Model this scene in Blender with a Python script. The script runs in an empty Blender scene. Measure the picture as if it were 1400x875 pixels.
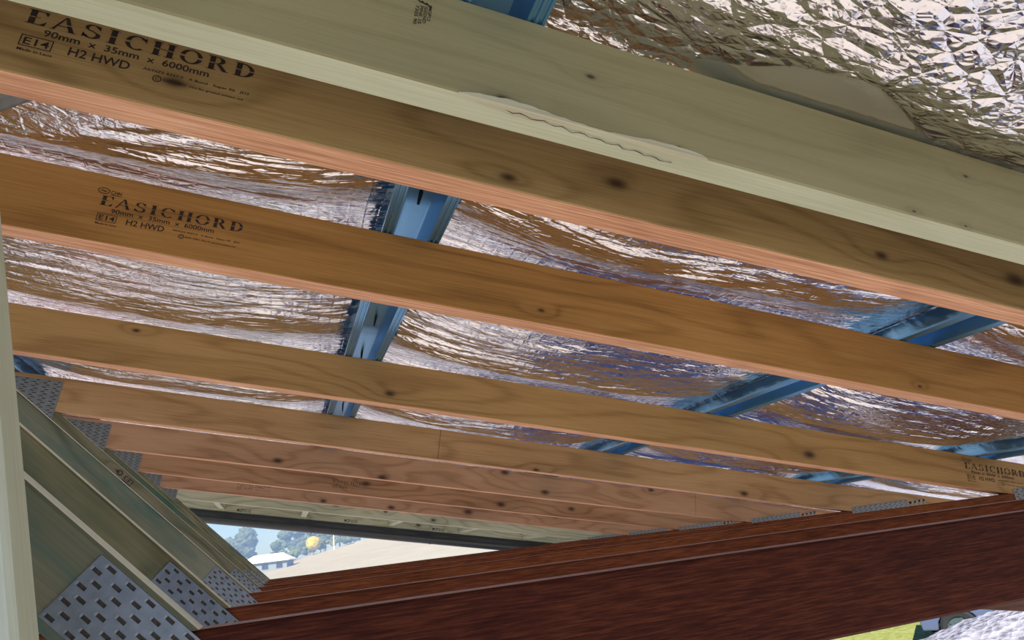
import bpy, bmesh, math, random
import numpy as np
from mathutils import Vector, Matrix

# ------------------------------------------------------------------ camera, world, sun, exposure
SC = bpy.context.scene
COL = SC.collection
PI = math.pi
CAMZ = 2.75
YAW, PITCH, ROLL, FPX = 0.34964, 0.31461, -0.12341, 933.33
ca, sa, cb, sb, cc, sc_ = math.cos(YAW), math.sin(YAW), math.cos(PITCH), math.sin(PITCH), math.cos(ROLL), math.sin(ROLL)
fwd = Vector((sa*cb, ca*cb, sb)); right = Vector((ca, -sa, 0)); up = right.cross(fwd)
cr = cc*right + sc_*up; cu = -sc_*right + cc*up
cam_d = bpy.data.cameras.new('camera'); cam = bpy.data.objects.new('camera', cam_d); COL.objects.link(cam)
M = Matrix((cr, cu, -fwd)).transposed().to_4x4(); M.translation = (0, 0, CAMZ)
cam.matrix_world = M
cam_d.sensor_width = 36; cam_d.lens = FPX/1400*36; cam_d.clip_start = .01; cam_d.clip_end = 3000
SC.camera = cam

world = bpy.data.worlds.new('world'); SC.world = world; world.use_nodes = True
wn = world.node_tree; wn.nodes.clear()
SUN_EL, SUN_AZ = math.radians(37), math.radians(212)     # azimuth from +Y towards +X: behind the camera, a little to the left
sky = wn.nodes.new('ShaderNodeTexSky'); sky.sky_type = 'NISHITA'; sky.sun_disc = False
sky.sun_elevation = SUN_EL; sky.sun_rotation = SUN_AZ; sky.air_density = 1.3; sky.dust_density = .15; sky.ozone_density = 1.6
bg = wn.nodes.new('ShaderNodeBackground'); bg.inputs[1].default_value = .047
wo = wn.nodes.new('ShaderNodeOutputWorld')
hs = wn.nodes.new('ShaderNodeHueSaturation'); hs.inputs['Saturation'].default_value = 1.1
wn.links.new(sky.outputs[0], hs.inputs['Color']); mx = wn.nodes.new('ShaderNodeMix'); mx.data_type = 'RGBA'; mx.blend_type = 'MULTIPLY'; mx.inputs[0].default_value = 1; mx.inputs[7].default_value = (.42, .64, 1.35, 1)
wn.links.new(hs.outputs[0], mx.inputs[6]); wn.links.new(mx.outputs[2], bg.inputs[0]); wn.links.new(bg.outputs[0], wo.inputs[0])

sun_d = bpy.data.lights.new('sun', 'SUN'); sun_d.energy = 5.0; sun_d.angle = .009; sun_d.color = (1, .95, .86)
sun = bpy.data.objects.new('sun', sun_d); COL.objects.link(sun)
sdir = Vector((math.sin(SUN_AZ)*math.cos(SUN_EL), math.cos(SUN_AZ)*math.cos(SUN_EL), math.sin(SUN_EL)))
sun.rotation_euler = sdir.to_track_quat('Z', 'Y').to_euler(); sun.location = (0, -5, 20)

SC.view_settings.view_transform = 'Standard'; SC.view_settings.look = 'None'
SC.view_settings.gamma = 1; SC.view_settings.use_curve_mapping = False
SC.view_settings.exposure = 1.38

# ------------------------------------------------------------------ measured geometry (metres, camera at x=y=0)
PT = 0.1978                       # roof pitch
HB, HT = .3468, .4368             # distance of the chords' underside / top from the camera, across the slope
ZB, HBC = -.0294, .080            # top of the bottom chords below the camera, their depth
YP = .4169
YT = [.5288, .8379, 1.4254, 2.0233, 2.6017, 3.1978, 3.7636, 4.3462]
XH = 1.912                        # heel joint
cp, sp = math.cos(PT), math.sin(PT)
def T(t, y, h): return Vector((t*cp + h*sp, y, -t*sp + h*cp + CAMZ))

# ------------------------------------------------------------------ object helpers
def link(name, me, mats=(), parent=None, loc=None, rot=None):
    o = bpy.data.objects.new(name, me); COL.objects.link(o)
    if me is not None and not len(me.materials):
        for m in mats: me.materials.append(m)
    if parent: o.parent = parent
    if loc is not None: o.location = loc
    if rot is not None: o.rotation_euler = rot
    return o
def empty(name, loc, rot=(0, 0, 0)):
    o = bpy.data.objects.new(name, None); o.empty_display_size = .1; COL.objects.link(o); o.location = loc; o.rotation_euler = rot; return o
def tag(o, label, cat, group=None, kind=None):
    o['label'] = label; o['category'] = cat
    if group: o['group'] = group
    if kind: o['kind'] = kind
    return o
def structure(o, label=None):
    o['kind'] = 'structure'
    if label: o['label'] = label
    return o
def mesh(name, v, f, mi=None, smooth=False):
    me = bpy.data.meshes.new(name); me.from_pydata(v, [], f); me.update()
    if mi is not None: me.polygons.foreach_set('material_index', mi)
    if smooth: me.polygons.foreach_set('use_smooth', [True]*len(me.polygons))
    return me

def beam(name, x0, x1, y0, y1, z0, z1, ch=.0015, nseg=1, wob=0., seed=0, cut0=0., cut1=0., edge=False):
    """timber along local X with small arrises; cutN: end plane leans x += cut*z; edge: second material on the narrow +-Z faces"""
    rnd = random.Random(seed)
    sec = [(y0+ch, z0), (y1-ch, z0), (y1, z0+ch), (y1, z1-ch), (y1-ch, z1), (y0+ch, z1), (y0, z1-ch), (y0, z0+ch)]
    kind = [1, 0, 0, 0, 1, 0, 0, 0]
    v, f, mi = [], [], []
    ph = [rnd.uniform(0, 6.28) for _ in range(4)]
    for i in range(nseg+1):
        u = i/nseg
        for (y, z) in sec:
            a = x0 + cut0*z; b = x1 + cut1*z; x = a + (b-a)*u
            dz = wob*(math.sin(x*2.1+ph[0]) + .5*math.sin(x*5.3+ph[1])); dy = 0
            v.append((x, y+dy, z+dz))
    for i in range(nseg):
        for k in range(8):
            a = i*8+k; b = i*8+(k+1) % 8
            f.append((a, b, b+8, a+8)); mi.append(kind[k] if edge else 0)
    f.append(tuple(reversed(range(8)))); mi.append(0)
    f.append(tuple(nseg*8+k for k in range(8))); mi.append(0)
    me = mesh(name, v, [tuple(reversed(q)) for q in f], mi)
    return me
def box(v, f, x0, x1, y0, y1, z0, z1):
    n = len(v)
    v += [(x0,y0,z0),(x1,y0,z0),(x1,y1,z0),(x0,y1,z0),(x0,y0,z1),(x1,y0,z1),(x1,y1,z1),(x0,y1,z1)]
    f += [tuple(n+i for i in q) for q in ((0,3,2,1),(4,5,6,7),(0,1,5,4),(1,2,6,5),(2,3,7,6),(3,0,4,7))]

# ------------------------------------------------------------------ material helpers
class G:
    def __init__(s, name):
        s.mat = bpy.data.materials.new(name); s.mat.use_nodes = True; s.t = s.mat.node_tree
        s.b = s.t.nodes['Principled BSDF']; s.co = None
    def node(s, ty, **kw):
        n = s.t.nodes.new(ty)
        for k, w in kw.items(): setattr(n, k, w)
        return n
    def put(s, sock, val):
        if val is None: return
        if isinstance(val, bpy.types.NodeSocket): s.t.links.new(val, sock)
        else: sock.default_value = val
    def m(s, op, a, b=None, c=None, clamp=False):
        n = s.node('ShaderNodeMath', operation=op); n.use_clamp = clamp
        for i, w in enumerate((a, b, c)): s.put(n.inputs[i], w)
        return n.outputs[0]
    def xyz(s):
        if s.co is None:
            tc = s.node('ShaderNodeTexCoord'); sx = s.node('ShaderNodeSeparateXYZ'); s.t.links.new(tc.outputs['Object'], sx.inputs[0])
            s.co = (sx.outputs[0], sx.outputs[1], sx.outputs[2]); s.obj = tc.outputs['Object']
        return s.co
    def vec(s, a, b, c):
        n = s.node('ShaderNodeCombineXYZ')
        for i, w in enumerate((a, b, c)): s.put(n.inputs[i], w)
        return n.outputs[0]
    def scaled(s, a, b, c, off=0.):
        x, y, z = s.xyz()
        return s.vec(s.m('MULTIPLY_ADD', x, a, off), s.m('MULTIPLY_ADD', y, b, off*.7), s.m('MULTIPLY_ADD', z, c, off*.3))
    def noise(s, v, scale=1., detail=2., rough=.5, dist=0.):
        n = s.node('ShaderNodeTexNoise'); s.put(n.inputs['Vector'], v); n.inputs['Scale'].default_value = scale
        n.inputs['Detail'].default_value = detail; n.inputs['Roughness'].default_value = rough; n.inputs['Distortion'].default_value = dist
        return n.outputs[0]
    def voro(s, v, scale=1., feature='F1', out=0):
        n = s.node('ShaderNodeTexVoronoi', feature=feature); s.put(n.inputs['Vector'], v); n.inputs['Scale'].default_value = scale
        return n.outputs[out]
    def ramp(s, fac, stops):
        n = s.node('ShaderNodeValToRGB'); s.put(n.inputs[0], fac); cr = n.color_ramp
        while len(cr.elements) < len(stops): cr.elements.new(.5)
        for e, (p, c) in zip(cr.elements, stops): e.position = p; e.color = (*c, 1)
        return n.outputs[0]
    def mix(s, fac, a, b, mode='MIX'):
        n = s.node('ShaderNodeMix', data_type='RGBA', blend_type=mode); s.put(n.inputs[0], fac)
        for i, w in ((6, a), (7, b)): s.put(n.inputs[i], (*w, 1) if isinstance(w, tuple) else w)
        return n.outputs[2]
    def bump(s, h, strength=.3, dist=.001):
        n = s.node('ShaderNodeBump'); s.put(n.inputs['Height'], h); n.inputs['Strength'].default_value = strength; n.inputs['Distance'].default_value = dist
        s.t.links.new(n.outputs[0], s.b.inputs['Normal'])
    def out(s, col=None, rough=None, metal=None, spec=None):
        s.put(s.b.inputs['Base Color'], (*col, 1) if isinstance(col, tuple) else col)
        s.put(s.b.inputs['Roughness'], rough); s.put(s.b.inputs['Metallic'], metal); s.put(s.b.inputs['Specular IOR Level'], spec)
        return s.mat

def wood(name, dark, mid, light, seed=0., knots=(), ring=.16, fiber=.5, blotch=.5, knotcol=(.035, .014, .006), patch=None, patch_amt=0., rough=.62, ringf=34., spec=.3, stretch=1., ff=420.):
    g = G(name); x, y, z = g.xyz()
    n1 = g.noise(g.scaled(1.5, 3, 8, seed), 1, 2, .5)
    gc = g.m('MULTIPLY_ADD', z, ringf, g.m('MULTIPLY', n1, 15.))
    kd = None
    for (kt, kh, r) in knots:
        dx = g.m('SUBTRACT', x, kt); dh = g.m('SUBTRACT', z, kh)
        qx = g.m('POWER', g.m('ABSOLUTE', g.m('DIVIDE', dx, r*8)), 2.); qh = g.m('POWER', g.m('ABSOLUTE', g.m('DIVIDE', dh, r*3)), 2.)
        e = g.m('EXPONENT', g.m('MULTIPLY', g.m('ADD', qx, qh), -1.))
        gc = g.m('MULTIPLY_ADD', e, 2.2, gc)
        q2 = g.m('ADD', g.m('POWER', g.m('ABSOLUTE', g.m('DIVIDE', dx, r*1.9)), 2.), g.m('POWER', g.m('ABSOLUTE', g.m('DIVIDE', dh, r)), 2.))
        k = g.m('MULTIPLY_ADD', g.m('EXPONENT', g.m('MULTIPLY', g.m('POWER', q2, 1.3), -1.8)), .8, g.m('MULTIPLY', e, .15))
        kd = k if kd is None else g.m('MAXIMUM', kd, k)
    rings = g.m('MULTIPLY_ADD', g.m('SINE', g.m('MULTIPLY', gc, 3.1)), .5, .5)
    rings = g.m('SUBTRACT', 1., g.m('POWER', rings, 4.))
    fib = g.noise(g.scaled(9*stretch, ff, ff, seed), 1, 3, .6)
    fine = g.noise(g.scaled(40*stretch, 1400, 1400, seed), 1, 2, .5)
    blo = g.noise(g.scaled(2.2, 7, 12, seed+3), 1, 2, .5)
    fac = g.m('ADD', g.m('MULTIPLY', rings, ring), g.m('ADD', g.m('MULTIPLY', fib, fiber), g.m('MULTIPLY', blo, blotch)))
    fac = g.m('MULTIPLY_ADD', fine, .12, fac)
    tot = ring*.72 + fiber*.5 + blotch*.5 + .06
    fac = g.m('MULTIPLY_ADD', fac, 1., .5 - tot)
    c = g.ramp(fac, [(.18, dark), (.5, mid), (.8, light)])
    if patch:
        pn = g.noise(g.scaled(5, 20, 22, seed+11), 1, 3, .6)
        pf = g.m('MULTIPLY', g.m('SMOOTH_MIN', g.m('MAXIMUM', g.m('MULTIPLY_ADD', pn, 5., -2.4), 0.), 1., .2), patch_amt)
        c = g.mix(pf, c, patch)
    if kd is not None: c = g.mix(g.m('MINIMUM', kd, .95), c, knotcol)
    g.bump(g.m('ADD', fib, g.m('MULTIPLY', fine, .5)), .25, .0006)
    return g.out(c, rough, 0., spec)

def simple(name, col, rough=.5, metal=0., spec=.5, var=.12, sc=30.):
    g = G(name); n = g.noise(g.scaled(1, 1, 1), sc, 3, .55)
    a = tuple(w*(1-var) for w in col); b = tuple(min(1, w*(1+var)) for w in col)
    return g.out(g.ramp(n, [(.25, a), (.75, b)]), rough, metal, spec)

# knots measured on each brown chord: (along the slope, across the slope, radius)
KN = {0: [(.139,.359,.006),(.25,.382,.008),(.772,.386,.011),(.573,.374,.006),(-.155,.373,.006)],
      1: [(.284,.367,.0035),(.95,.36,.003)],
      2: [(.156,.369,.008),(1.22,.372,.012),(-.35,.42,.005)],
      3: [(.70,.352,.007),(1.45,.36,.01)],
      4: [(-.076,.371,.012),(.943,.37,.012),(.771,.428,.012),(.3,.355,.012),(1.411,.43,.01)],
      5: [(.746,.43,.012),(.941,.374,.014),(.3,.40,.014),(1.3,.39,.012)],
      6: [(.503,.363,.014),(1.437,.41,.014),(.923,.382,.018),(.15,.36,.012)]}
TONE = [((.150,.092,.028),(.310,.205,.075),(.430,.300,.125)),
        ((.180,.082,.016),(.370,.185,.045),(.490,.275,.085)),
        ((.185,.100,.026),(.370,.220,.075),(.490,.315,.125)),
        ((.185,.098,.034),(.385,.230,.098),(.500,.330,.165)),
        ((.185,.090,.042),(.395,.228,.122),(.510,.330,.195)),
        ((.135,.060,.026),(.340,.182,.090),(.470,.295,.170)),
        ((.185,.088,.045),(.400,.228,.130),(.520,.335,.210))]
M_LVL = [wood('hardwood_veneer_%d' % i, *TONE[i], seed=3.7*i+1, knots=KN[i]) for i in range(7)]
M_LVLE = wood('hardwood_veneer_edge', (.22,.085,.038), (.54,.275,.145), (.78,.47,.29), seed=2., ring=.08, fiber=1.15, blotch=.25, ringf=20)
M_PALE = wood('pale_treated_pine', (.155,.140,.062), (.250,.232,.115), (.320,.302,.165), seed=5., ring=.08, fiber=.25, blotch=.4,
              knots=[(.172,.3975,.0028),(.572,.409,.002),(.253,.3514,.0012),(.498,.351,.0015),(.559,.350,.0012),(.10,.352,.004)], knotcol=(.02,.012,.006), ringf=40)
M_PALEE = wood('pale_treated_pine_edge', (.34,.36,.22), (.47,.50,.34), (.58,.62,.44), seed=8., ring=.1, fiber=.5, blotch=.35)
M_WEB = [wood('green_treated_pine_%d' % i, *c_, seed=13.+5*i, ring=.22, fiber=.4, blotch=.9, patch=p_, patch_amt=.75,
              knots=[(.045,.03,.005)] if i == 1 else [(.475,.012,.004)] if i == 3 else ())
         for i, (c_, p_) in enumerate([(((.055,.065,.030),(.125,.132,.070),(.21,.18,.095)), (.030,.105,.075)), (((.075,.070,.026),(.155,.140,.062),(.23,.205,.10)), (.055,.095,.050)),
                                       (((.07,.085,.045),(.165,.175,.11),(.26,.245,.16)), (.04,.11,.085)), (((.07,.075,.04),(.155,.15,.085),(.25,.215,.13)), (.07,.105,.065))])]
M_WEBE = wood('green_treated_pine_edge', (.60,.66,.48), (.76,.82,.63), (.86,.90,.75), seed=31., ring=.15, fiber=.5, blotch=.3)  # same pine as the faces, light on the upper edge painted in as paleness
M_GABLE = wood('gable_pine', (.27,.265,.16), (.43,.435,.295), (.56,.575,.42), seed=41., knots=[(.55,.39,.008),(.25,.40,.012),(.85,.37,.012)], ring=.25)
M_RED = [wood('red_hardwood_%d' % i, *[((.010,.0018,.0008),(.052,.0100,.0032),(.110,.028,.009)),((.03,.007,.002),(.13,.037,.011),(.22,.075,.024)),((.03,.006,.002),(.115,.030,.009),(.20,.06,.02))][i], seed=51.+4*i, ring=.06, fiber=1.1, blotch=.4, rough=.6, ringf=25, spec=.1, stretch=4., ff=700.) for i in range(3)]  # after the first, lighter and oranger: grazing light put into the colour
M_REDE = wood('red_hardwood_edge', (.20,.11,.10), (.30,.18,.165), (.38,.25,.235), seed=71., ring=.1, fiber=.6, blotch=.2, rough=.4)  # pale mauve is sky gloss on the chord tops, painted into the colour
M_BEAM = wood('brown_beam', (.07,.035,.02), (.15,.08,.05), (.22,.13,.09), seed=81., ring=.2)
M_INK = simple('stamp_ink', (.016,.008,.006), .7, var=.4, sc=900)
M_INKF = simple('faded_stamp_ink', (.07,.03,.015), .7, var=.5, sc=600)
M_ZINC = simple('galvanised_plate', (.20,.225,.23), .42, .5, var=.18, sc=120)
M_HOLE = simple('hole_dent_and_shade', (.06,.048,.028), .8, var=.4, sc=300)  # dented wood and slot depth shade painted in one brown; also on the split
M_SCREW = simple('dark_screw', (.02,.022,.025), .4, .6)
g = G('bluish_steel'); n = g.noise(g.scaled(30, 1.5, 30), 1, 3, .5)
M_BLUE = g.out(g.ramp(n, [(.3, (.13,.35,.60)), (.7, (.24,.50,.76))]), .26, .85, .5)  # bluish base colour over the whole batten, streaked along its length
M_CAP = simple('dark_grey_capping', (.035,.042,.045), .35, .2, var=.1)

# foil: aluminium skin with a fine scrim and small wrinkles
g = G('aluminium_foil'); x, y, z = g.xyz()
def ridged(v_, dist_=.8):
    n_ = g.node('ShaderNodeTexNoise', noise_type='RIDGED_MULTIFRACTAL'); g.put(n_.inputs['Vector'], v_); n_.inputs['Scale'].default_value = 1
    n_.inputs['Detail'].default_value = 3.; n_.inputs['Roughness'].default_value = .55; n_.inputs['Distortion'].default_value = dist_
    return n_.outputs[0]
w1 = ridged(g.scaled(9, 42, 42)); w2 = g.noise(g.scaled(14, 60, 60), 1, 3, .6, .5)
scrim = g.m('MAXIMUM', g.m('POWER', g.m('ABSOLUTE', g.m('SINE', g.m('MULTIPLY', x, PI/.021))), 30.), g.m('POWER', g.m('ABSOLUTE', g.m('SINE', g.m('MULTIPLY', y, PI/.016))), 30.))
hgt = g.m('ADD', g.m('MULTIPLY', w1, -.8), g.m('ADD', g.m('MULTIPLY', w2, .7), g.m('MULTIPLY', scrim, .08)))
back = g.m('MULTIPLY_ADD', y, 14., -5.6, clamp=True)
wn_ = g.node('ShaderNodeTexNoise'); g.put(wn_.inputs['Vector'], g.scaled(9, 9, 9)); wn_.inputs['Scale'].default_value = 1; wn_.inputs['Detail'].default_value = 2
wadd = g.node('ShaderNodeVectorMath', operation='MULTIPLY_ADD'); g.t.links.new(wn_.outputs['Color'], wadd.inputs[0]); wadd.inputs[1].default_value = (1.2, 1.2, 1.2); g.t.links.new(g.scaled(34, 52, 40), wadd.inputs[2])
fc1 = g.voro(wadd.outputs[0], 1., 'DISTANCE_TO_EDGE'); fc2 = g.voro(wadd.outputs[0], 2.7, 'DISTANCE_TO_EDGE')
front = g.m('ADD', g.m('MULTIPLY', fc1, 2.4), g.m('ADD', g.m('MULTIPLY', fc2, .55), g.m('MULTIPLY', hgt, .28)))
hh = g.m('ADD', g.m('MULTIPLY', front, g.m('SUBTRACT', 1., back)), g.m('MULTIPLY', g.m('MULTIPLY_ADD', fc1, .35, hgt), back))
lx = g.m('MULTIPLY_ADD', x, 1/.27, -(.27*cp+.44*sp)/.27)
lw = g.m('MULTIPLY', g.m('MINIMUM', g.m('MULTIPLY', lx, 1/.45, clamp=True), g.m('MULTIPLY', g.m('SUBTRACT', 1., lx), 2., clamp=True)), .060)
lm = g.m('MULTIPLY', g.m('MULTIPLY', g.m('SUBTRACT', y, g.m('SUBTRACT', .415, lw)), 160., clamp=True), g.m('MULTIPLY', g.m('GREATER_THAN', lx, .02), g.m('LESS_THAN', lx, .98)))
lm = g.m('MULTIPLY', lm, g.m('LESS_THAN', y, .46))
g.bump(g.m('MULTIPLY', hh, g.m('MULTIPLY_ADD', lm, -.93, 1.)), .8, .004)
tint = g.noise(g.scaled(3, 5, 3), 1, 2)
M_FOIL = g.out(g.ramp(tint, [(.3, (.79,.79,.82)), (.7, (.87,.87,.90))]), .13, 1., .5)

# ------------------------------------------------------------------ ground and surroundings that carry the building
def ground_z(x, y):
    s = np.clip((y-24)/100, 0, 1.15)
    s = s*s*(3-2*np.clip(s, 0, 1)) if False else s
    lat = np.clip(3.6 + .155*x, .4, 13)
    rise = s*lat
    fall = np.clip((y-139)/60, 0, 4)
    return rise - fall*1.5
xs = np.concatenate([np.linspace(-160, -30, 27)[:-1], np.linspace(-30, 60, 91), np.linspace(60, 200, 29)[1:]])
ys = np.concatenate([np.linspace(-60, 0, 13)[:-1], np.linspace(0, 160, 161), np.linspace(160, 420, 27)[1:]])
X, Y = np.meshgrid(xs, ys); Z = ground_z(X, Y)
Z += np.where(np.hypot(X, Y) > 9, .03*np.sin(X*1.7+Y*.6)*np.sin(Y*1.3), 0)
nx, ny = len(xs), len(ys)
v = np.stack([X, Y, Z], -1).reshape(-1, 3)
idx = np.arange(nx*ny).reshape(ny, nx)
f = np.stack([idx[:-1,:-1], idx[:-1,1:], idx[1:,1:], idx[1:,:-1]], -1).reshape(-1, 4)
g = G('dry_grass_field'); x, y, z = g.xyz()
def inv_dist(cx_, cy_, r_):
    d_ = g.m('SQRT', g.m('ADD', g.m('POWER', g.m('ABSOLUTE', g.m('SUBTRACT', x, cx_)), 2.), g.m('POWER', g.m('ABSOLUTE', g.m('SUBTRACT', y, cy_)), 2.)))
    return g.m('SUBTRACT', 1., g.m('MULTIPLY_ADD', g.m('SUBTRACT', d_, r_), .5, 0., clamp=True))
near = inv_dist(0., 0., 24.); lawn = inv_dist(13., 14.5, 5.5)
nb = g.noise(g.scaled(.35, .35, .35), 1, 4, .6); nf = g.noise(g.scaled(9, 9, 9), 1, 4, .7)
nn_ = g.m('ADD', g.m('MULTIPLY', nb, .6), g.m('MULTIPLY', nf, .4))
dry = g.ramp(nn_, [(.3, (.27,.25,.195)), (.7, (.36,.342,.285))])
dirt = g.ramp(nn_, [(.3, (.32,.30,.29)), (.7, (.48,.46,.45))])
gre = g.ramp(g.m('ADD', g.m('MULTIPLY', nb, .35), g.m('MULTIPLY', nf, .65)), [(.34, (.12,.14,.03)), (.52, (.24,.26,.07)), (.68, (.38,.37,.15))])
dry = g.mix(near, dry, dirt); near = lawn
g.bump(nf, .6, .05)
M_FIELD = g.out(g.mix(near, dry, gre), .95, 0., .1)
structure(link('ground', mesh('ground', v.tolist(), f.tolist(), smooth=True), [M_FIELD]), 'dry grass paddock rising to a low ridge')
# concrete slab under the trusses
v, f = [], []; box(v, f, -2.6, 2.35, -4.5, 5.3, -.12, .06)
g = G('concrete'); n1 = g.noise(g.scaled(2, 2, 2), 1, 5, .6); n2 = g.noise(g.scaled(60, 60, 60), 1, 3, .6)
M_CONC = g.out(g.ramp(g.m('ADD', g.m('MULTIPLY', n1, .6), g.m('MULTIPLY', n2, .4)), [(.3, (.36,.31,.265)), (.7, (.48,.42,.365))]), .9, 0., .2)
structure(link('floor', mesh('floor', v, f), [M_CONC]), 'pale concrete slab under the roof frame')
# wall beams that carry the trusses, with posts out of the photograph
ZW1 = CAMZ + ZB - HBC; ZW0 = CAMZ - .344
for nm, x0 in (('wall_beam', 1.95), ('wall_beam', -1.52)):
    bo = link(nm, beam('wall_beam', -4.95, -.1, -.045, .045, 0, ZW1-.0005-ZW0, .003, 8, .0), [M_BEAM], loc=(x0+.045, 0, ZW0), rot=(0, 0, -PI/2))
    tag(bo, 'brown timber beam carrying the truss heels above the gravel heap' if x0 > 0 else 'brown timber beam carrying the inner ends of the bottom chords', 'beam')
    for yy in (.2, 4.8):
        po = link('beam_post', beam('beam_post', .061, ZW0-.0005, -.045, .045, -.045, .045, .003), [M_BEAM], loc=(x0+.045, yy, 0), rot=(0, -PI/2, 0))
        tag(po, 'square brown post under the ' + ('heel-side' if x0 > 0 else 'web-side') + ' wall beam, at its ' + ('gable end' if yy > 1 else 'end beside the pale rafter'), 'post', 'posts under the wall beams')

# ------------------------------------------------------------------ lettering
def arc(cx, cy, ro, so, ri, si, a0, a1, n=14):
    """band between two ellipses from a0 to a1 degrees"""
    P = []
    for k in range(n):
        a = math.radians(a0+(a1-a0)*k/n); b = math.radians(a0+(a1-a0)*(k+1)/n)
        P.append([(cx+ro*math.cos(a), cy+so*math.sin(a)), (cx+ro*math.cos(b), cy+so*math.sin(b)), (cx+ri*math.cos(b), cy+si*math.sin(b)), (cx+ri*math.cos(a), cy+si*math.sin(a))])
    return P
def rc(x0, y0, x1, y1): return [[(x0,y0),(x1,y0),(x1,y1),(x0,y1)]]
def stem(x, w=.31): return rc(x, 0, x+w, .47) + rc(x, .54, x+w, 1) + rc(x-.12, 0, x+w+.12, .035) + rc(x-.12, .955, x+w+.12, 1)
GL = {'E': stem(.12) + rc(.39,.95,1.0,1) + [[(1.0,1),(.97,.68),(.78,.95)]] + rc(.39,0,.95,.045) + [[(1.02,.33),(.95,0),(.72,.045)]] + rc(.39,.49,.66,.53),
      'A': [[(0,0),(.12,0),(.60,.98),(.52,.98)]] + [[(.52,1),(.68,1),(.90,.5),(.66,.5)], [(.70,.43),(.93,.43),(1.14,0),(.88,0)]] + rc(.28,.29,.78,.35) + rc(-.08,0,.2,.035) + rc(.78,0,1.24,.035),
      'S': arc(.5,.74,.40,.26,.20,.20,20,215) + arc(.5,.26,.46,.27,.22,.20,-160,40) + [[(.10,.66),(.34,.52),(.92,.36),(.66,.50)]] + [[(.86,.98),(.90,.64),(.70,.84)]] + [[(.04,.0),(.06,.36),(.26,.16)]],
      'I': stem(.22),
      'C': arc(.62,.5,.60,.52,.34,.45,40,172) + arc(.62,.5,.60,.52,.34,.45,188,312) + [[(1.10,.98),(1.12,.62),(.90,.84)]],
      'H': stem(.12) + stem(.86) + rc(.39,.49,.86,.53),
      'O': arc(.62,.5,.62,.52,.36,.45,8,172) + arc(.62,.5,.62,.52,.36,.45,188,352),
      'R': stem(.12) + arc(.52,.73,.46,.27,.20,.21,-90,90) + rc(.36,.95,.54,1) + rc(.36,.46,.54,.50) + [[(.52,.47),(.78,.47),(1.20,0),(.92,0)]] + rc(.92,0,1.28,.035),
      'D': stem(.12) + arc(.50,.5,.66,.5,.38,.44,-90,-5) + arc(.50,.5,.66,.5,.38,.44,5,90) + rc(.36,.94,.52,1) + rc(.36,0,.52,.06)}
GW = {'E':1.04,'A':1.2,'S':.96,'I':.72,'C':1.16,'H':1.26,'O':1.24,'R':1.24,'D':1.16}
_tc = {}
def text_mesh(s):
    if s not in _tc:
        cu = bpy.data.curves.new('lettering', 'FONT'); cu.body = s; cu.resolution_u = 3; cu.offset = .012
        o = bpy.data.objects.new('lettering', cu); COL.objects.link(o)
        dg = bpy.context.evaluated_depsgraph_get(); me = bpy.data.meshes.new_from_object(o.evaluated_get(dg))
        vv = [(w.co.x, w.co.y) for w in me.vertices]; ff = [tuple(p.vertices) for p in me.polygons]
        bpy.data.objects.remove(o); bpy.data.curves.remove(cu); bpy.data.meshes.remove(me)
        _tc[s] = (vv, ff)
    return _tc[s]
class Print:
    """flat print on the front (-Y) face: u along the timber, v across it"""
    def __init__(s): s.v, s.f = [], []
    def poly(s, P):
        n = len(s.v); s.v += [tuple(p) for p in P]; s.f.append(tuple(range(n, n+len(P))))
    def text(s, body, u0, u1, v0, v1, rot=0):
        vv, ff = text_mesh(body); xs_ = [a for a, _ in vv]; ys_ = [b for _, b in vv]
        ax, bx, ay, by = min(xs_), max(xs_), min(ys_), max(ys_); n = len(s.v)
        for a, b in vv:
            p, q = (a-ax)/(bx-ax), (b-ay)/(by-ay)
            if rot: p, q = q, 1-p          # reads downwards
            s.v.append((u0+p*(u1-u0), v0+q*(v1-v0)))
        s.f += [tuple(n+i for i in t) for t in ff]
    def word(s, body, u0, u1, v0, v1):
        tot = sum(GW[c] for c in body) + .26*(len(body)-1); k = (u1-u0)/tot; a = u0
        for c in body:
            for P in GL[c]: s.poly([(a+p*k, v0+q*(v1-v0)) for p, q in P])
            a += (GW[c]+.26)*k
    def frame(s, u0, u1, v0, v1, w):
        for r in (rc(u0, v0, u1, v0+w), rc(u0, v1-w, u1, v1), rc(u0, v0, u0+w, v1), rc(u1-w, v0, u1, v1)): s.poly(r[0])
    def ring(s, cx, cy, rx, ry, w):
        for P in arc(cx, cy, rx, ry, rx-w, ry-w, 0, 360, 24): s.poly(P)
    def build(s, name, y, mat, parent):
        v = [(a, y, b) for a, b in s.v]; f = []
        for q in s.f:
            # face the viewer (-Y)
            ar = sum(s.v[q[i]][0]*s.v[q[(i+1) % len(q)]][1] - s.v[q[(i+1) % len(q)]][0]*s.v[q[i]][1] for i in range(len(q)))
            f.append(q if ar > 0 else tuple(reversed(q)))
        return link(name, mesh(name, v, f), [mat], parent)
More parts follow.
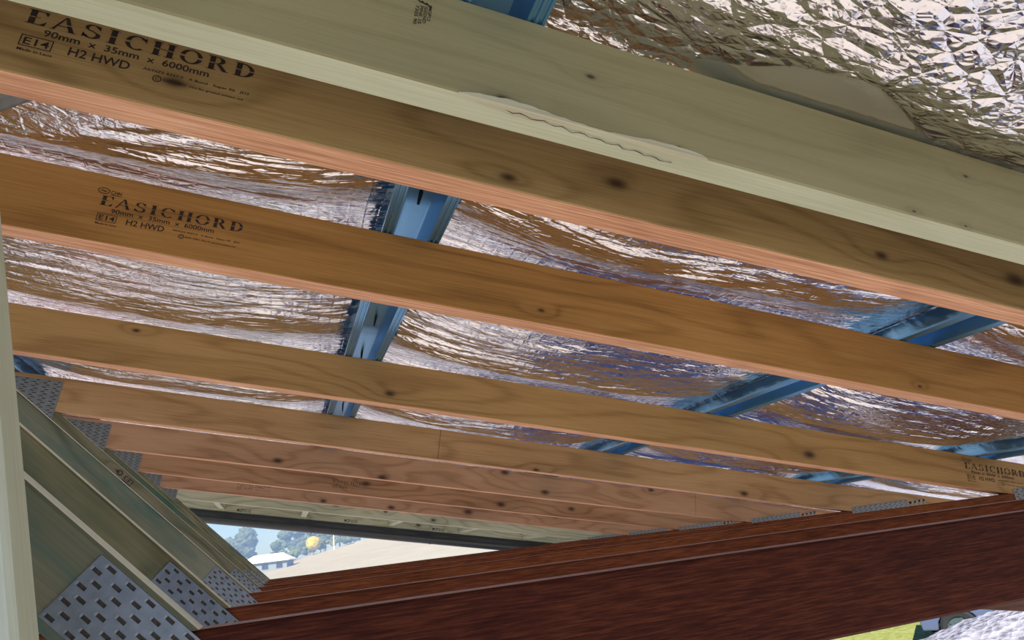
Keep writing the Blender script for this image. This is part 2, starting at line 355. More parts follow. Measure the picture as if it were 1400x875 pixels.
def chord_stamp(t0, h0, k=1., full=True):
    P = Print(); a = lambda d: t0 + d*k*.001; b = lambda d: h0 + d*k*.001
    P.word('EASICHORD', a(0), a(163), b(0), b(13))
    P.text('90mm  x  35mm  x  6000mm', a(14.5), a(131), b(-8.6), b(-2.4))
    P.frame(a(1.5), a(23), b(-21), b(-11), .0007*k); P.text('E14', a(4), a(21), b(-19.2), b(-12.8))
    P.text('H2 HWD', a(34), a(76), b(-20), b(-12.2))
    P.text('Made in Laos', a(2), a(25), b(-25.5), b(-23))
    P.text('AS/NZS 4357.0   A Bond   Super E0   JD3', a(85), a(163), b(-16.6), b(-13.6))
    P.ring(a(96.5), b(-21.3), .0032*k, .0032*k, .0007*k); P.text('C', a(95.3), a(97.7), b(-23), b(-19.6))
    P.text('EWP  PEFC  Not for ground contact use', a(101), a(160), b(-22.8), b(-20.2))
    P.ring(a(.5), b(19.4), .0066*k, .0042*k, .0009*k)
    P.poly([(a(-4), b(18.6)), (a(-1), b(20.6)), (a(1), b(19.4)), (a(5), b(20)), (a(1.4), b(17.8)), (a(-.6), b(19.2))])
    P.text('CHH', a(8.5), a(20), b(16.4), b(21)); P.poly(rc(a(8.5), b(15), a(20.5), b(15.7))[0])
    return P

# ------------------------------------------------------------------ nail plates
def nail_plate(name, w, l, pw, pl, sw, sl, stag):
    """plate in local X (length l), Z (width w), front at -Y; staggered punched slots along X"""
    nw = max(1, round(w/pw)); nl = max(1, round(l/pl)); pw = w/nw; pl = l/nl; th = .0012
    v, f, mi = [], [], []
    def quad(P, m=0):
        n = len(v); v.extend(P); f.append((n, n+1, n+2, n+3)); mi.append(m)
    for i in range(nl):
        for j in range(nw):
            x0, x1, z0, z1 = i*pl, (i+1)*pl, j*pw, (j+1)*pw
            cx = (x0+x1)/2 + (stag if j % 2 else -stag); cz = (z0+z1)/2
            a, b, c, d = cx-sl/2, cx+sl/2, cz-sw/2, cz+sw/2
            y = -th
            quad([(x0,y,z0),(x1,y,z0),(b,y,c),(a,y,c)]); quad([(x1,y,z0),(x1,y,z1),(b,y,d),(b,y,c)])
            quad([(x1,y,z1),(x0,y,z1),(a,y,d),(b,y,d)]); quad([(x0,y,z1),(x0,y,z0),(a,y,c),(a,y,d)])
            # walls and the dented hole floor, depth shade in its colour, one bent tooth root at its end
            quad([(a,y,c),(b,y,c),(b,-.0001,c),(a,-.0001,c)]); quad([(b,y,c),(b,y,d),(b,-.0001,d),(b,-.0001,c)])
            quad([(b,y,d),(a,y,d),(a,-.0001,d),(b,-.0001,d)]); quad([(a,y,d),(a,y,c),(a,-.0001,c),(a,-.0001,d)])
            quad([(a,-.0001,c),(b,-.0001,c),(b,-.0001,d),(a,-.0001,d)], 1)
            e = sl*.14
            quad([(a-e*.5,y-.0006,c),(a+e,y-.0002,c),(a+e,y-.0002,d),(a-e*.5,y-.0006,d)])
    for P in ([(0,-th,0),(0,0,0),(l,0,0),(l,-th,0)], [(0,-th,w),(l,-th,w),(l,0,w),(0,0,w)], [(0,-th,0),(0,-th,w),(0,0,w),(0,0,0)], [(l,-th,0),(l,0,0),(l,0,w),(l,-th,w)], [(0,0,0),(0,0,w),(l,0,w),(l,0,0)]): quad(P)
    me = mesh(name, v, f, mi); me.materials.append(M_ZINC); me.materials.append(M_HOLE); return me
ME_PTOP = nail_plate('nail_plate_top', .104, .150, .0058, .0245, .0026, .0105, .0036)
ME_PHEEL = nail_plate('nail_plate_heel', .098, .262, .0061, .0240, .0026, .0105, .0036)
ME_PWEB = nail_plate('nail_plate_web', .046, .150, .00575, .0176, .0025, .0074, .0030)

# ------------------------------------------------------------------ the trusses
WEB_W = .056
names = ['brown stamped roof truss standing right behind the pale green rafter',
         'brown stamped roof truss, second one in from the pale green rafter',
         'brown roof truss, third from the pale green rafter, stamped near its heel',
         'plain brown roof truss, fourth from the pale green rafter, large nail plate at the web',
         'knotty brown roof truss, fifth from the pale green rafter',
         'dark-stained brown roof truss, sixth from the pale green rafter',
         'knotty pinkish brown roof truss next to the green gable truss',
         'green pine gable truss at the far end, behind the brown trusses']
WX0, WZ0 = -.050, ZB          # foot of the web's right-hand edge, next to the bottom chord
chords = []
for i, y in enumerate(YT):
    root = empty('roof_truss', (0, y, ZW1)); tag(root, names[i], 'roof truss', 'roof trusses')
    off = CAMZ - ZW1
    gable = i == 7
    c = link('top_chord', beam('top_chord', -1.5, 2.62, 0, .035, HB, HT, .0012, 40, .0006, i, edge=True),
             [M_GABLE if gable else M_LVL[i], M_PALEE if gable else M_LVLE], root, (0, 0, off), (0, PT, 0))
    chords.append(c)
    link('bottom_chord', beam('bottom_chord', -1.55, 2.15, 0, .035, 0, HBC, .0025, 20, .0004, 50+i, edge=True), [M_RED[0 if i == 0 else 1+i % 2], M_REDE], root, (0, 0, 0))
    w = link('web', beam('web', .0005, .6945, .0, .035, 0, WEB_W, .002, 8, .0004, 80+i, cut0=1., cut1=1.5, edge=True), [M_WEB[i % 4], M_WEBE], root, (WX0, 0, off+WZ0), (0, math.radians(225), 0))
    # plates: front face of the chord and web
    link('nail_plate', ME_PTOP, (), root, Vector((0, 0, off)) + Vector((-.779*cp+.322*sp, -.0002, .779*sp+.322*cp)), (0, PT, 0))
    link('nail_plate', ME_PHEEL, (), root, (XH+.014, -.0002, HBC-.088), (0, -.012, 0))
    # along the web, its far edge 5 mm inside the web's edge
    ux = Vector((math.cos(PI/4), 0, -math.sin(PI/4)))      # down the web
    top = Vector((WX0-.0025, 0, off+WZ0-.0025)) - ux*.080
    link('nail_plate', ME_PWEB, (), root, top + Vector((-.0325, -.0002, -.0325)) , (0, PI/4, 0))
    if i in (3, 4, 5):
        v, f = [], []
        for k in range(4): box(v, f, k*.022, k*.022+.008, -.0012, 0, 0, .04)
        box(v, f, 0, .074, -.0012, 0, 0, .007); box(v, f, 0, .074, -.0012, 0, .033, .04)
        link('tie_strap', mesh('tie_strap', v, f), [M_ZINC], root, (XH+.285, -.0002, HBC-.036), (0, -.05, 0))
st = chord_stamp(-.2715, .395, 1.07); st.build('grade_stamp', -.0004, M_INK, chords[0])['label'] = 'black printed grade stamp'
st = chord_stamp(-.2835, .395, 1.0); st.build('grade_stamp', -.0004, M_INK, chords[1])['label'] = 'black printed grade stamp with oval emblem'
st = chord_stamp(1.731, .398, 1.33); st.build('grade_stamp', -.0004, M_INK, chords[2])['label'] = 'black printed grade stamp beside the heel'
st = chord_stamp(.155, .389, .9); st.build('grade_stamp', -.0004, M_INKF, chords[5])['label'] = 'faded brown grade stamp'
st = chord_stamp(-.28, .398, 1.0); st.build('grade_stamp', -.0004, M_INKF, chords[6])['label'] = 'faded brown grade stamp'
wm = [c for c in chords[3].parent.children if c.name.startswith('web')][0]
P = Print(); P.ring(.468, .0115, .008, .007, .0028); P.text('LE3', .425, .452, .006, .017); P.poly(rc(.424, .019, .452, .021)[0]); P.build('web_stamp', -.0004, M_INK, wm)['label'] = 'round dark mark and short stamp'
for i_, t_ in ((3, .388), (4, 1.62)):
    P = Print(); P.poly(rc(t_, HB+.001, t_+.0014, HT-.001)[0]); P.build('scarf_joint', -.0003, M_INKF, chords[i_])
# ------------------------------------------------------------------ pale rafter in front, and its prop
r = empty('pale_rafter', (0, YP, CAMZ)); tag(r, 'pale green pine rafter with a waney split edge, in front of the stamped trusses', 'rafter')
pr = link('rafter_timber', beam('rafter_timber', -1.5, 2.62, 0, .0315, HB+.0004, HT, .0016, 60, .0005, 99, edge=True), [M_PALE, M_PALEE], r, (0, 0, 0), (0, PT, 0))
P = Print()
for k, s_ in enumerate(['MGP12', 'SEASONED', 'PINE 35', '7305 90']):
    P.text(s_, .0335-k*.0034, .0362-k*.0034, .4035-k*.0016+(.002 if k == 0 else 0), .4195-k*.0006, 1)
for k in range(3):
    for q in arc(.0275+k*.0035, .4255-k*.0008, .0042, .0042, .0028, .0028, 200, 290, 8): P.poly(q)
P.build('grade_stamp', -.0004, M_INK, pr)['label'] = 'small dark stamp reading down the rafter'
# bark split along the lower arris
v, f = [], []; rnd = random.Random(4)
pts = []
for k in range(41):
    u = k/40; t = .065+u*.215; bulge = math.sin(PI*u)**.7
    pts.append((t, .0008+.011*bulge*(.6+.4*math.sin(u*9))+rnd.uniform(0, .0012), HB+.0085*bulge*(.5+.5*math.sin(u*7+1))+rnd.uniform(0, .0012)))
n = len(pts)
for (t, dy, h) in pts: v += [(t, -.0006, h), (t, -.0006, HB-.0004), (t, dy, HB-.0006)]
for k in range(n-1):
    a = k*3; f += [(a, a+1, a+4, a+3), (a+1, a+2, a+5, a+4)]
M_BARK = wood('bark_wane', (.30,.27,.17), (.43,.42,.28), (.54,.57,.40), seed=17., fiber=.8)
wane = link('wane_edge', mesh('wane_edge', v, f), [M_BARK], pr); wane['label'] = 'rough barky strip along the lower edge'
v, f = [], []
for k in range(30):
    u = k/29; t = .105+u*.15; y0 = .004+.012*u+.0015*math.sin(k*1.9)+rnd.uniform(-.0006, .0006); w_ = .0005+.0007*abs(math.sin(k*.9))
    v += [(t, y0, HB-.0007), (t, y0+w_, HB-.0007)]
for k in range(29): f.append((2*k, 2*k+2, 2*k+3, 2*k+1))
link('split', mesh('split', v, f), [M_HOLE], pr)

dirp = Vector((-.0220, 0, .1316)).normalized(); ang = math.atan2(-.0220, .1316)
base = Vector((-.1166, .409, CAMZ-.0163)); dz = (base.z - .061)/dirp.z; foot = base - dirp*dz
L = 3.03
prop = link('timber_prop', beam('timber_prop', .012, L, 0, .035, 0, .07, .003, 10, .0006, 7, edge=True, cut0=.17), [M_PALEE, M_PALEE], None, foot, (0, -PI/2+ang, 0))
tag(prop, 'smooth pale green timber prop leaning up beside the webs', 'prop')

# ------------------------------------------------------------------ steel battens on the chords
def batten_mesh(y0, y1):
    th = .0008
    # section from beneath: ribbed feet, sloping sides, flat crown
    prof = [(-.040, .003), (-.0395, 0), (-.037, 0), (-.0362, .0016), (-.0340, .0016), (-.0332, 0), (-.0305, 0), (-.0297, .0016), (-.0275, .0016), (-.0267, 0), (-.0240, 0),
            (-.0165, .0395)]
    prof = prof + [(-a, b) for a, b in reversed(prof)]
    v, f = [], []
    n = len(prof)
    for y in (y0, y1):
        for a, b in prof: v.append((a, y, b))
        for a, b in prof: v.append((a*(1.0) , y, b+th))
    for k in range(n-1):
        f.append((k, k+1, 2*n+k+1, 2*n+k)); f.append((n+k+1, n+k, 3*n+k, 3*n+k+1))
    f.append((0, 2*n, 3*n, n)); f.append((n-1, 2*n-1, 4*n-1, 3*n-1))
    return mesh('batten', v, f)
BT = [-.772, .0900, .9600, 1.8150]
blab = ['blue steel batten crossing above the punched nail plates', 'blue steel batten with screw tips poking through its crown',
        'blue steel batten over the bare middle of the chords', 'blue steel batten nearest the truss heels']
ME_SCREW = None
def screw_mesh():
    bm = bmesh.new()
    bmesh.ops.create_cone(bm, cap_ends=True, segments=8, radius1=.0010, radius2=.0023, depth=.022, matrix=Matrix.Translation((0, 0, -.011)))
    for k in range(6): bmesh.ops.create_cone(bm, cap_ends=True, segments=8, radius1=.0019+.0002*k, radius2=.0024+.0002*k, depth=.0012, matrix=Matrix.Translation((0, 0, -.020+.0033*k)))
    me = bpy.data.meshes.new('screw'); bm.to_mesh(me); bm.free(); me.materials.append(M_SCREW); return me
ME_SCREW = screw_mesh()
for i, t in enumerate(BT):
    r = empty('roof_batten', T(t, 0, HT+.0003), (0, PT, 0)); tag(r, blab[i], 'batten', 'steel roof battens')
    link('batten_channel', batten_mesh(-.3, 4.86), [M_BLUE], r)
    for k, y in enumerate((.778, 1.262, 1.50, 2.045, 2.9) if i == 1 else (.7, 1.9)):
        link('screw', ME_SCREW, (), r, (-.001+.002*(k % 2), y, .0397), (.12*math.sin(k*2.), .1*math.cos(k), 0))

# strap brace between the first trusses
v, f = [], []; Lb, Wb = 1.25, .034
ns, nw = 150, 9
for i in range(ns+1):
    for j in range(nw+1):
        u, w = i/ns*Lb, (j/nw-.5)*Wb
        d = 0
        for cw in (-.009, .009):
            du = (u+(.006 if cw > 0 else 0)) % .018 - .009
            rr = math.hypot(du, w-cw)/.0062
            if rr < 1: d = max(d, .0032*(1-rr*rr))
        v.append((u, w, d))
for i in range(ns):
    for j in range(nw): a = i*(nw+1)+j; f.append((a, a+1, a+nw+2, a+nw+1))
sb_ = empty('strap_brace', (0, 0, CAMZ), (0, PT, 0))
d0 = Vector((-.739, .674, 0)); ang_ = math.atan2(d0.y, d0.x); nrm = Vector((-d0.y, d0.x, 0))
o = link('strap_brace_band', mesh('strap', v, f, smooth=True), [M_ZINC], sb_, Vector((-.332, .714, HT+.0012)) + Vector((-.674, -.739, 0))*(Wb/2+.001) - d0*.16, (0, 0, ang_))
mod = o.modifiers.new('thick', 'SOLIDIFY'); mod.thickness = .0008
tag(sb_, 'dimpled galvanised strap brace nailed diagonally under the foil', 'strap brace')

# ------------------------------------------------------------------ foil-faced blanket over the battens
rs = np.random.RandomState(7)
def vnoise(x, y, seed):
    """smooth gradient noise, vectorised"""
    r = np.random.RandomState(seed); n = 256
    gx = r.uniform(-1, 1, (n, n)); gy = r.uniform(-1, 1, (n, n))
    xi = np.floor(x).astype(int); yi = np.floor(y).astype(int); fx = x-xi; fy = y-yi
    def gr(ix, iy, dx, dy): return gx[ix % n, iy % n]*dx + gy[ix % n, iy % n]*dy
    u = fx*fx*fx*(fx*(fx*6-15)+10); w = fy*fy*fy*(fy*(fy*6-15)+10)
    a = gr(xi, yi, fx, fy)*(1-u) + gr(xi+1, yi, fx-1, fy)*u
    b = gr(xi, yi+1, fx, fy-1)*(1-u) + gr(xi+1, yi+1, fx-1, fy-1)*u
    return a*(1-w) + b*w
def tri(a): return np.abs((a % 2)-1)
ts = np.concatenate([np.arange(-1.25, -.2, .008), np.arange(-.2, 1.1, .0045), np.arange(1.1, 2.60, .008)])
yv = [-.30]
while yv[-1] < 4.835: yv.append(yv[-1] + (.0034 if yv[-1] < 1.0 else .0052 if yv[-1] < 2.1 else .0085))
yv = np.array(yv); TT, YY = np.meshgrid(ts, yv)
# sag between battens
edges = [-1.634] + BT + [2.677]
sag = np.zeros_like(TT)
for a, b in zip(edges[:-1], edges[1:]):
    u = np.clip((TT-(a+.02))/((b-.02)-(a+.02)), 0, 1)
    sag = np.maximum(sag, 1-np.abs(2*u-1)**3.2)
# over the chords the blanket is held up, between them it hangs lower
hold = np.zeros_like(YY)
for yc, th_ in [(YP, .032)] + [(y, .035) for y in YT]:
    d = np.abs(YY-(yc+th_/2)) - th_/2
    hold = np.maximum(hold, np.exp(-(np.clip(d, 0, None)/.05)**2))
belly = .028 + .012*vnoise(TT*1.7, YY*1.9, 3)
H0 = HT + .0418
H = H0 - sag*belly - sag*(1-hold)*(.022+.012*vnoise(TT*2.3+5, YY*2.3, 4))
# the loose, crumpled belly in front of the pale rafter
lump = np.exp(-((TT-.60)/.34)**2 - ((YY-.235)/.15)**2)
H -= lump*.050*sag
lapx = np.clip((TT-.27)/.27, 0, 1); lapw = .060*np.minimum(np.clip(lapx/.45, 0, 1), np.clip((1-lapx)/.5, 0, 1))
lap = np.clip((YY-(.415-lapw))/.006, 0, 1)*np.clip((TT-.27)/.07, 0, 1)**2*(3-2*np.clip((TT-.27)/.07, 0, 1))*np.clip((.54-TT)/.02, 0, 1)*(YY < .47)
crum = (1-lap)*np.clip(1.15*np.exp(-((TT-.62)/.40)**2 - ((YY-.22)/.20)**2), 0, 1)
# long creases along the slope
wx = vnoise(TT*3, YY*4, 11)*.5; wy = vnoise(TT*4, YY*3, 12)
c1 = np.abs(vnoise(TT*3.2+wx*2, YY*22+wy*2.5, 21)); c2 = np.abs(vnoise(TT*7+wx*3, YY*48+wy*4, 22)); c3 = np.abs(vnoise(TT*16+wx*4, YY*85+wy*6, 23))
amp = .55+.9*np.clip(vnoise(TT*1.9, YY*2.2, 31)+.25, 0, 1)
soft = 1-.75*hold
H += soft*(-(.010*c1 + .0065*c2*amp + .0030*c3*amp))
# sharper facets where it is crumpled
f1 = tri(TT*17+YY*9+vnoise(TT*9, YY*9, 41)*3.2); f2 = tri(TT*-11+YY*24+vnoise(TT*10, YY*10, 42)*3.4); f3 = tri(TT*31+YY*-27+vnoise(TT*14, YY*14, 43)*3.2); f4 = tri(YY*52+TT*12+vnoise(TT*20, YY*20, 44)*2.6)
k1 = np.abs(vnoise(TT*11+wy*1.2, YY*15+wx*1.5, 51)); k2 = np.abs(vnoise(TT*23+wy*2, YY*31+wx*2, 52)); k3 = np.abs(vnoise(TT*48, YY*62, 53))
H += crum*(.0030*f1 + .0026*f2 + .0012*f3 - .013*k1 - .007*k2 - .003*k3)
lo = soft*.25*(.0016*f3+.0012*f4); H += lo
H = H*(1-lap) + lap*(HT+.0045+.05*np.clip(.415-YY, 0, 1))
H = np.maximum(H, HT-.035)
# keep clear of timber and battens
for yc, th_ in [(YP, .032)] + [(y, .035) for y in YT]:
    m_ = (YY > yc-.006) & (YY < yc+th_+.006); H = np.where(m_, np.maximum(H, HT+.003+.002*c1), H)
for b in BT:
    m_ = np.abs(TT-b) < .047
    H = np.where(m_, np.maximum(H, H0+.0005-np.clip(np.abs(TT-b)-.020, 0, None)*.55), H)
ds_ = np.abs((TT+.332)*.674 + (YY-.714)*.739 + .018)
H = np.where(TT < -.1, np.maximum(H, HT+.0065-np.clip(ds_-.022, 0, None)*.45), H)
H = np.where(YY > YT[7]-.01, np.maximum(H, HT+.003), H)
px = TT*cp + H*sp; pz = -TT*sp + H*cp + CAMZ
v = np.stack([px, YY, pz], -1).reshape(-1, 3)
ny, nx = TT.shape; idx = np.arange(nx*ny).reshape(ny, nx)
f = np.stack([idx[:-1,:-1], idx[1:,:-1], idx[1:,1:], idx[:-1,1:]], -1).reshape(-1, 4)
me = bpy.data.meshes.new('foil_blanket'); me.vertices.add(len(v)); me.vertices.foreach_set('co', v.ravel())
me.loops.add(f.size); me.loops.foreach_set('vertex_index', f.ravel().astype(np.int32))
me.polygons.add(len(f)); me.polygons.foreach_set('loop_start', np.arange(0, f.size, 4, dtype=np.int32)); me.polygons.foreach_set('loop_total', np.full(len(f), 4, dtype=np.int32))
me.update(calc_edges=True); me.polygons.foreach_set('use_smooth', np.ones(len(f), dtype=bool))
foil = link('foil_blanket', me, [M_FOIL])
tag(foil, 'crinkled silver foil insulation blanket lying over the blue battens', 'insulation')

# ------------------------------------------------------------------ gable overhang
YB = 4.86
for i, t in enumerate((-.42, .085, .66, 1.15, 1.62)):
    o = link('lookout', beam('lookout', YT[7]+.0355, YB-.0005, -.0175, .0175, HB+.002, HT-.001, .0015, edge=True), [M_GABLE, M_PALEE], None, T(t, 0, 0), (PI, PI, 0))
    o.rotation_mode = 'QUATERNION'
    R = Matrix((Vector((0, 1, 0)), Vector((-cp, 0, sp)), Vector((sp, 0, cp)))).transposed()
    o.rotation_quaternion = R.to_quaternion()
    tag(o, ['first', 'second', 'third', 'fourth', 'fifth'][i] + ' pale green lookout from the webs, between gable truss and barge board', 'lookout', 'lookouts at the gable end')
r = empty('barge_board', (0, YB, CAMZ), (0, PT, 0)); tag(r, 'green pine barge board with black stencil marks beyond the gable truss', 'barge board')
bb = link('board', beam('board', -1.2, 2.62, 0, .035, HB-.010, HT, .0015, 20, .0004, 5, edge=True), [M_GABLE, M_PALEE], r)
for t in (-.33, .35, .95):
    P = Print(); P.text('MGP10 H3', t, t+.085, HB-.002, HB+.018); P.build('stencil_mark', -.0006, M_INK, bb)['label'] = 'black stencilled mark'
# rolled dark capping below and outside the board
v, f = [], []; prof = []
prof += [(YB+.036, HT+.05), (YB+.036, HB-.012), (YB-.004, HB-.0115)]
for k in range(11):
    a = math.radians(150 + k*200/10); prof.append((YB+.034+.044*math.cos(a), HB-.049+.041*math.sin(a)))
prof += [(YB+.075, HB-.02), (YB+.07, HT+.05)]
r = empty('barge_capping', (0, 0, CAMZ), (0, PT, 0)); tag(r, 'dark grey rolled metal capping along the gable edge above the field', 'capping')
cuts = [-1.25, .15, .95, 2.68]
for a, b in zip(cuts[:-1], cuts[1:]):
    v = []; f = []; n = len(prof)
    for t in (a+.0006, b-.0006):
        for (yy, hh) in prof: v.append((t, yy, hh))
    for k in range(n): f.append((k, (k+1) % n, n+(k+1) % n, n+k))
    f.append(tuple(range(n))); f.append(tuple(range(2*n-1, n-1, -1)))
    link('capping_length', mesh('capping_length', v, f), [M_CAP], r)
for a in cuts[1:-1]:
    v = [(t, yy+(.002 if yy > YB+.03 else -.002), hh-.002) for t in (a-.006, a+.006) for (yy, hh) in prof]; n = len(prof)
    f = [(k, (k+1) % n, n+(k+1) % n, n+k) for k in range(n)]
    link('capping_joiner', mesh('capping_joiner', v, f), [M_CAP], r)

# ------------------------------------------------------------------ outside: gravel heap, car, trees, house, pole
def polar(az, d): return d*math.sin(math.radians(az)), d*math.cos(math.radians(az))
gx, gy = polar(53.2, 10.8)
n = 120; rr = 3.3; v = []; f = []
xs_ = np.linspace(-1, 1, n); A, B = np.meshgrid(xs_, xs_); R_ = np.hypot(A, B)
zz = 1.36*np.clip(1-R_**1.15, 0, None)
rough_ = .10*vnoise(A*5, B*5, 61) + .09*np.abs(vnoise(A*11, B*11, 62)) + .06*np.abs(vnoise(A*26, B*26, 63))
zz = np.where(R_ < 1, zz + rough_*np.clip((1-R_)*4, 0, 1), -.1)
v = np.stack([A*rr*1.25, B*rr, zz-.02], -1).reshape(-1, 3).tolist(); idx = np.arange(n*n).reshape(n, n)
f = np.stack([idx[:-1,:-1], idx[:-1,1:], idx[1:,1:], idx[1:,:-1]], -1).reshape(-1, 4).tolist()
g = G('white_gravel'); nv = g.voro(g.scaled(11, 11, 11), 1, 'F1'); nn = g.noise(g.scaled(6, 6, 6), 1, 4, .65)
col = g.ramp(g.m('ADD', g.m('MULTIPLY', nv, .5), g.m('MULTIPLY', nn, .6)), [(.25, (.11,.105,.12)), (.5, (.23,.225,.25)), (.8, (.31,.305,.34))])
g.bump(g.m('ADD', nv, nn), .8, .05); M_GRAV = g.out(col, .9, 0., .2)
heap = link('gravel_heap', mesh('gravel_heap', v, f, smooth=True), [M_GRAV], None, (gx, gy, 0), (0, 0, math.radians(-45)))
tag(heap, 'heap of pale crushed gravel in front of the parked car', 'gravel heap', kind='stuff')

# car: side view towards the camera
cx, cy = polar(48.3, 16.7)
car = empty('parked_car', (cx, cy, 0), (0, 0, math.radians(-50))); tag(car, 'pale blue parked car half hidden behind the gravel heap', 'car')
M_CAR = simple('pale_blue_paint', (.055,.072,.125), .35, .0, .3, .04, 4)
M_GLASS = simple('dark_car_glass', (.02,.03,.035), .08, 0., .6, .05)
M_TYRE = simple('tyre_rubber', (.004,.006,.007), .85); M_HUB = simple('grey_hub', (.035,.055,.06), .5, .2)
outline = [(-.62,.30),(-.66,.62),(-.60,.78),(.35,.93),(.95,1.40),(2.55,1.43),(3.25,1.02),(3.62,.95),(3.66,.32)]
def arch(cx_, r0=.36, n=9): return [(cx_ + r0*math.cos(PI*k/(n-1)), .30 + r0*math.sin(PI*k/(n-1))) for k in range(n)]
loop = outline + arch(2.68) + arch(0.0)
bm = bmesh.new(); W = .86
A_ = [bm.verts.new((x_, -W if z_ < 1.0 else -W+.16, z_)) for x_, z_ in loop]; B_ = [bm.verts.new((x_, W if z_ < 1.0 else W-.16, z_)) for x_, z_ in loop]
bm.faces.new(A_); bm.faces.new(list(reversed(B_)))
for k in range(len(loop)): bm.faces.new((A_[k], B_[k], B_[(k+1) % len(loop)], A_[(k+1) % len(loop)]))
bmesh.ops.recalc_face_normals(bm, faces=bm.faces); me = bpy.data.meshes.new('car_body'); bm.to_mesh(me); bm.free()
body = link('car_body', me, [M_CAR], car); md = body.modifiers.new('bevel', 'BEVEL'); md.width = .025; md.segments = 2; md.angle_limit = math.radians(35)
v, f = [], []; box(v, f, -.5, 3.5, -.66, .66, .24, .88); link('underbody', mesh('underbody', v, f), [M_TYRE], car)
for s in (-1, 1):
    for pts in ([(.62,.97),(1.02,1.35),(1.65,1.37),(1.65,.98)], [(1.72,.98),(1.72,1.37),(2.48,1.38),(3.0,1.03)]):
        v = [(x_, s*(W-.0-.16*max(0, (z_-.95)/.45)+.004), z_) for x_, z_ in pts]; v += [(a, b+s*.006, c_) for a, b, c_ in v]
        link('side_window', mesh('side_window', v, [(0,1,2,3),(7,6,5,4),(0,4,5,1),(1,5,6,2),(2,6,7,3),(3,7,4,0)]), [M_GLASS], body)
    for xw in (0., 2.68):
        bm = bmesh.new()
        ring = [(.20,-.09),(.28,-.10),(.325,-.07),(.325,.07),(.28,.10),(.20,.09)]
        vs = [[bm.verts.new((r_*math.cos(2*PI*k/28), w_, r_*math.sin(2*PI*k/28))) for r_, w_ in ring] for k in range(28)]
        for k in range(28):
            for j in range(6): bm.faces.new((vs[k][j], vs[k][(j+1) % 6], vs[(k+1) % 28][(j+1) % 6], vs[(k+1) % 28][j]))
        bmesh.ops.recalc_face_normals(bm, faces=bm.faces); me = bpy.data.meshes.new('wheel'); bm.to_mesh(me); bm.free()
        wh = link('wheel', me, [M_TYRE], car, (xw, s*(W-.09), .325))
        bm = bmesh.new(); bmesh.ops.create_cone(bm, cap_ends=True, segments=24, radius1=.205, radius2=.205, depth=.11, matrix=Matrix.Rotation(PI/2, 4, 'X'))
        for k in range(5):
            a = 2*PI*k/5; bmesh.ops.create_cube(bm, size=1, matrix=Matrix.Rotation(a, 4, 'Y') @ Matrix.Translation((.1, s*.06, 0)) @ Matrix.Diagonal((.17, .03, .05, 1)))
        me = bpy.data.meshes.new('hub'); bm.to_mesh(me); bm.free(); link('hub', me, [M_HUB], wh)

# trees beyond the field
M_LEAF = [simple('leaf_%d' % i, c, .8, 0., .2, .45, s_) for i, (c, s_) in enumerate([((.055,.085,.055), 1.2), ((.07,.11,.06), 1.1), ((.10,.14,.055), 1.3), ((.36,.30,.03), 2.)])]
M_BARKT = simple('tree_bark', (.14,.12,.10), .9)
def tree(name, az, d, height, width, leaf, label, group, seed, clip=False):
    rnd = random.Random(seed); x, y = polar(az, d); z0 = float(ground_z(np.array(x), np.array(y))) - .1
    root = empty(name, (x, y, z0)); tag(root, label, 'tree', group)
    bm = bmesh.new(); hb = height*.22
    bmesh.ops.create_cone(bm, cap_ends=True, segments=8, radius1=height*.03, radius2=height*.015, depth=height*.6, matrix=Matrix.Translation((0, 0, height*.3)))
    for k in range(4):
        a = rnd.uniform(0, 6.28); Mx = Matrix.Translation((0, 0, height*.35)) @ Matrix.Rotation(a, 4, 'Z') @ Matrix.Rotation(.7, 4, 'Y') @ Matrix.Translation((0, 0, height*.16))
        bmesh.ops.create_cone(bm, cap_ends=True, segments=6, radius1=height*.012, radius2=height*.005, depth=height*.32, matrix=Mx)
    me = bpy.data.meshes.new('trunk'); bm.to_mesh(me); bm.free(); link('trunk', me, [M_BARKT], root)
    bm = bmesh.new(); nb_ = 3 if clip else 16
    for k in range(nb_):
        if clip: c_ = Vector((rnd.uniform(-.05, .05)*width, 0, height*.55)); r_ = width*.5
        else:
            a = rnd.uniform(0, 6.28); q_ = rnd.random()**.5; zz_ = rnd.uniform(.34, .92)
            pr_ = math.sin(PI*min(1, (zz_-.2)/.85))
            c_ = Vector((math.cos(a)*q_*width*.42*pr_, math.sin(a)*q_*width*.42*pr_, zz_*height)); r_ = rnd.uniform(.12, .21)*width
        s0 = len(bm.verts); ret = bmesh.ops.create_icosphere(bm, subdivisions=3, radius=1.)
        ph = [rnd.uniform(0, 9) for _ in range(3)]
        for w in ret['verts']:
            p = w.co.copy(); dsp = 1 + (.05 if clip else .20)*math.sin(p.x*7+ph[0])*math.sin(p.y*8+ph[1])*math.sin(p.z*7+ph[2]) + rnd.uniform(-1, 1)*(.05 if clip else .17)
            w.co = c_ + Vector((p.x*r_*dsp, p.y*r_*dsp, p.z*r_*dsp*(.9 if clip else .8)))
    me = bpy.data.meshes.new('crown'); bm.to_mesh(me); bm.free(); link('crown', me, [M_LEAF[leaf]], root)
rt = random.Random(12)
tree('tall_gum_tree', -2.6, 165, 10.5, 9.5, 0, 'tall dark gum tree standing left of the white-roofed house', None, 1)
k = 0
for az in np.linspace(-9, 19, 26):
    if abs(az+2.6) < 1.0: continue
    d = 148+15*(k % 3)+rt.uniform(-1, 1)
    hgt = rt.uniform(6.0, 8.5) if az > 0 else rt.uniform(3.5, 5.5)
    tree('field_edge_tree', az, d, hgt, hgt*rt.uniform(.8, .95), 0 if k % 2 else 1, 'hazy bushy tree in the belt behind the dry field', 'trees in the belt behind the field', 20+k); k += 1
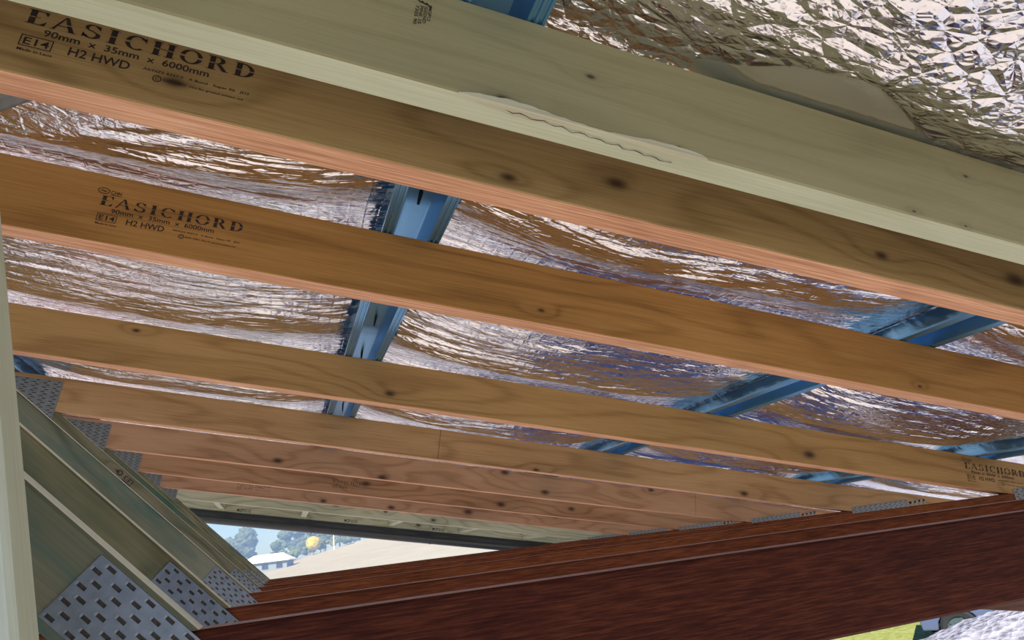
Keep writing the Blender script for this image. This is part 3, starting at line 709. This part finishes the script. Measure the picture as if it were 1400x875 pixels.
for az in np.linspace(-1, 12, 14):
    d = 137+3.2*(k % 2)+(2.5 if abs(az-2.45) < 1.1 else 0)
    tree('field_edge_shrub', az, d, rt.uniform(1.8, 2.8), rt.uniform(2.1, 2.7), 2 if k % 3 else 1, 'low green shrub along the top edge of the dry field', 'shrubs along the field edge', 80+k); k += 1
tree('yellow_round_tree', 2.45, 137, 3.9, 2.7, 3, 'small round yellow tree beside the dark tree belt', None, 5, True)

# far white-roofed house
hx, hy = polar(-.75, 118); hz = float(ground_z(np.array(hx), np.array(hy)))
house = empty('farm_house', (hx, hy, hz-.2), (0, 0, math.radians(-12))); tag(house, 'low white-roofed house standing below the trees', 'house')
M_WALLH = simple('house_wall', (.16,.20,.27), .8); M_ROOFH = simple('white_roof', (.80,.80,.80), .4)
v, f = [], []; box(v, f, -3.2, 3.2, -2.5, 2.5, 0, 1.6); link('house_wall', mesh('house_wall', v, f), [M_WALLH], house)
v = [(-3.7,-3,1.5),(3.7,-3,1.5),(3.7,3,1.5),(-3.7,3,1.5),(-2.2,0,2.7),(2.2,0,2.7),(-3.7,-3,1.6),(3.7,-3,1.6),(3.7,3,1.6),(-3.7,3,1.6)]
f = [(0,3,2,1),(0,1,7,6),(1,2,8,7),(2,3,9,8),(3,0,6,9),(6,7,5,4),(7,8,5),(8,9,4,5),(9,6,4)]
link('house_roof', mesh('house_roof', v, f), [M_ROOFH], house)
for xx in (-2.1, 0, 2.1):
    v, f = [], []; box(v, f, xx-.45, xx+.45, -2.56, -2.5, .5, 1.3); link('window', mesh('window', v, f), [M_GLASS], house)
x_, y_ = polar(4.0, 134); z_ = float(ground_z(np.array(x_), np.array(y_)))
pole = empty('power_pole', (x_, y_, z_-.2)); tag(pole, 'slim pale power pole at the edge of the field', 'pole')
link('pole_shaft', beam('pole_shaft', 0, 6.6, -.09, .09, -.09, .09, .02), [M_ROOFH], pole, None, (0, -PI/2, 0))
v, f = [], []; box(v, f, -.7, .7, -.06, .06, 6.1, 6.25); link('crossarm', mesh('crossarm', v, f), [M_ROOFH], pole)

# ------------------------------------------------------------------ haze over the paddock
v, f = [], []; box(v, f, -150, 190, 45, 215, -12, 45)
hm = bpy.data.materials.new('blue_haze'); hm.use_nodes = True; ht = hm.node_tree; ht.nodes.remove(ht.nodes['Principled BSDF'])
vs_ = ht.nodes.new('ShaderNodeVolumeScatter'); vs_.inputs['Color'].default_value = (.32, .52, 1, 1); vs_.inputs['Density'].default_value = .0062; vs_.inputs['Anisotropy'].default_value = .0
ht.links.new(vs_.outputs[0], ht.nodes['Material Output'].inputs['Volume'])
hz_ = link('haze', mesh('haze', v, f), [hm]); hz_['label'] = 'blue haze hanging over the far paddock and trees'; hz_['kind'] = 'stuff'; hz_['category'] = 'haze'
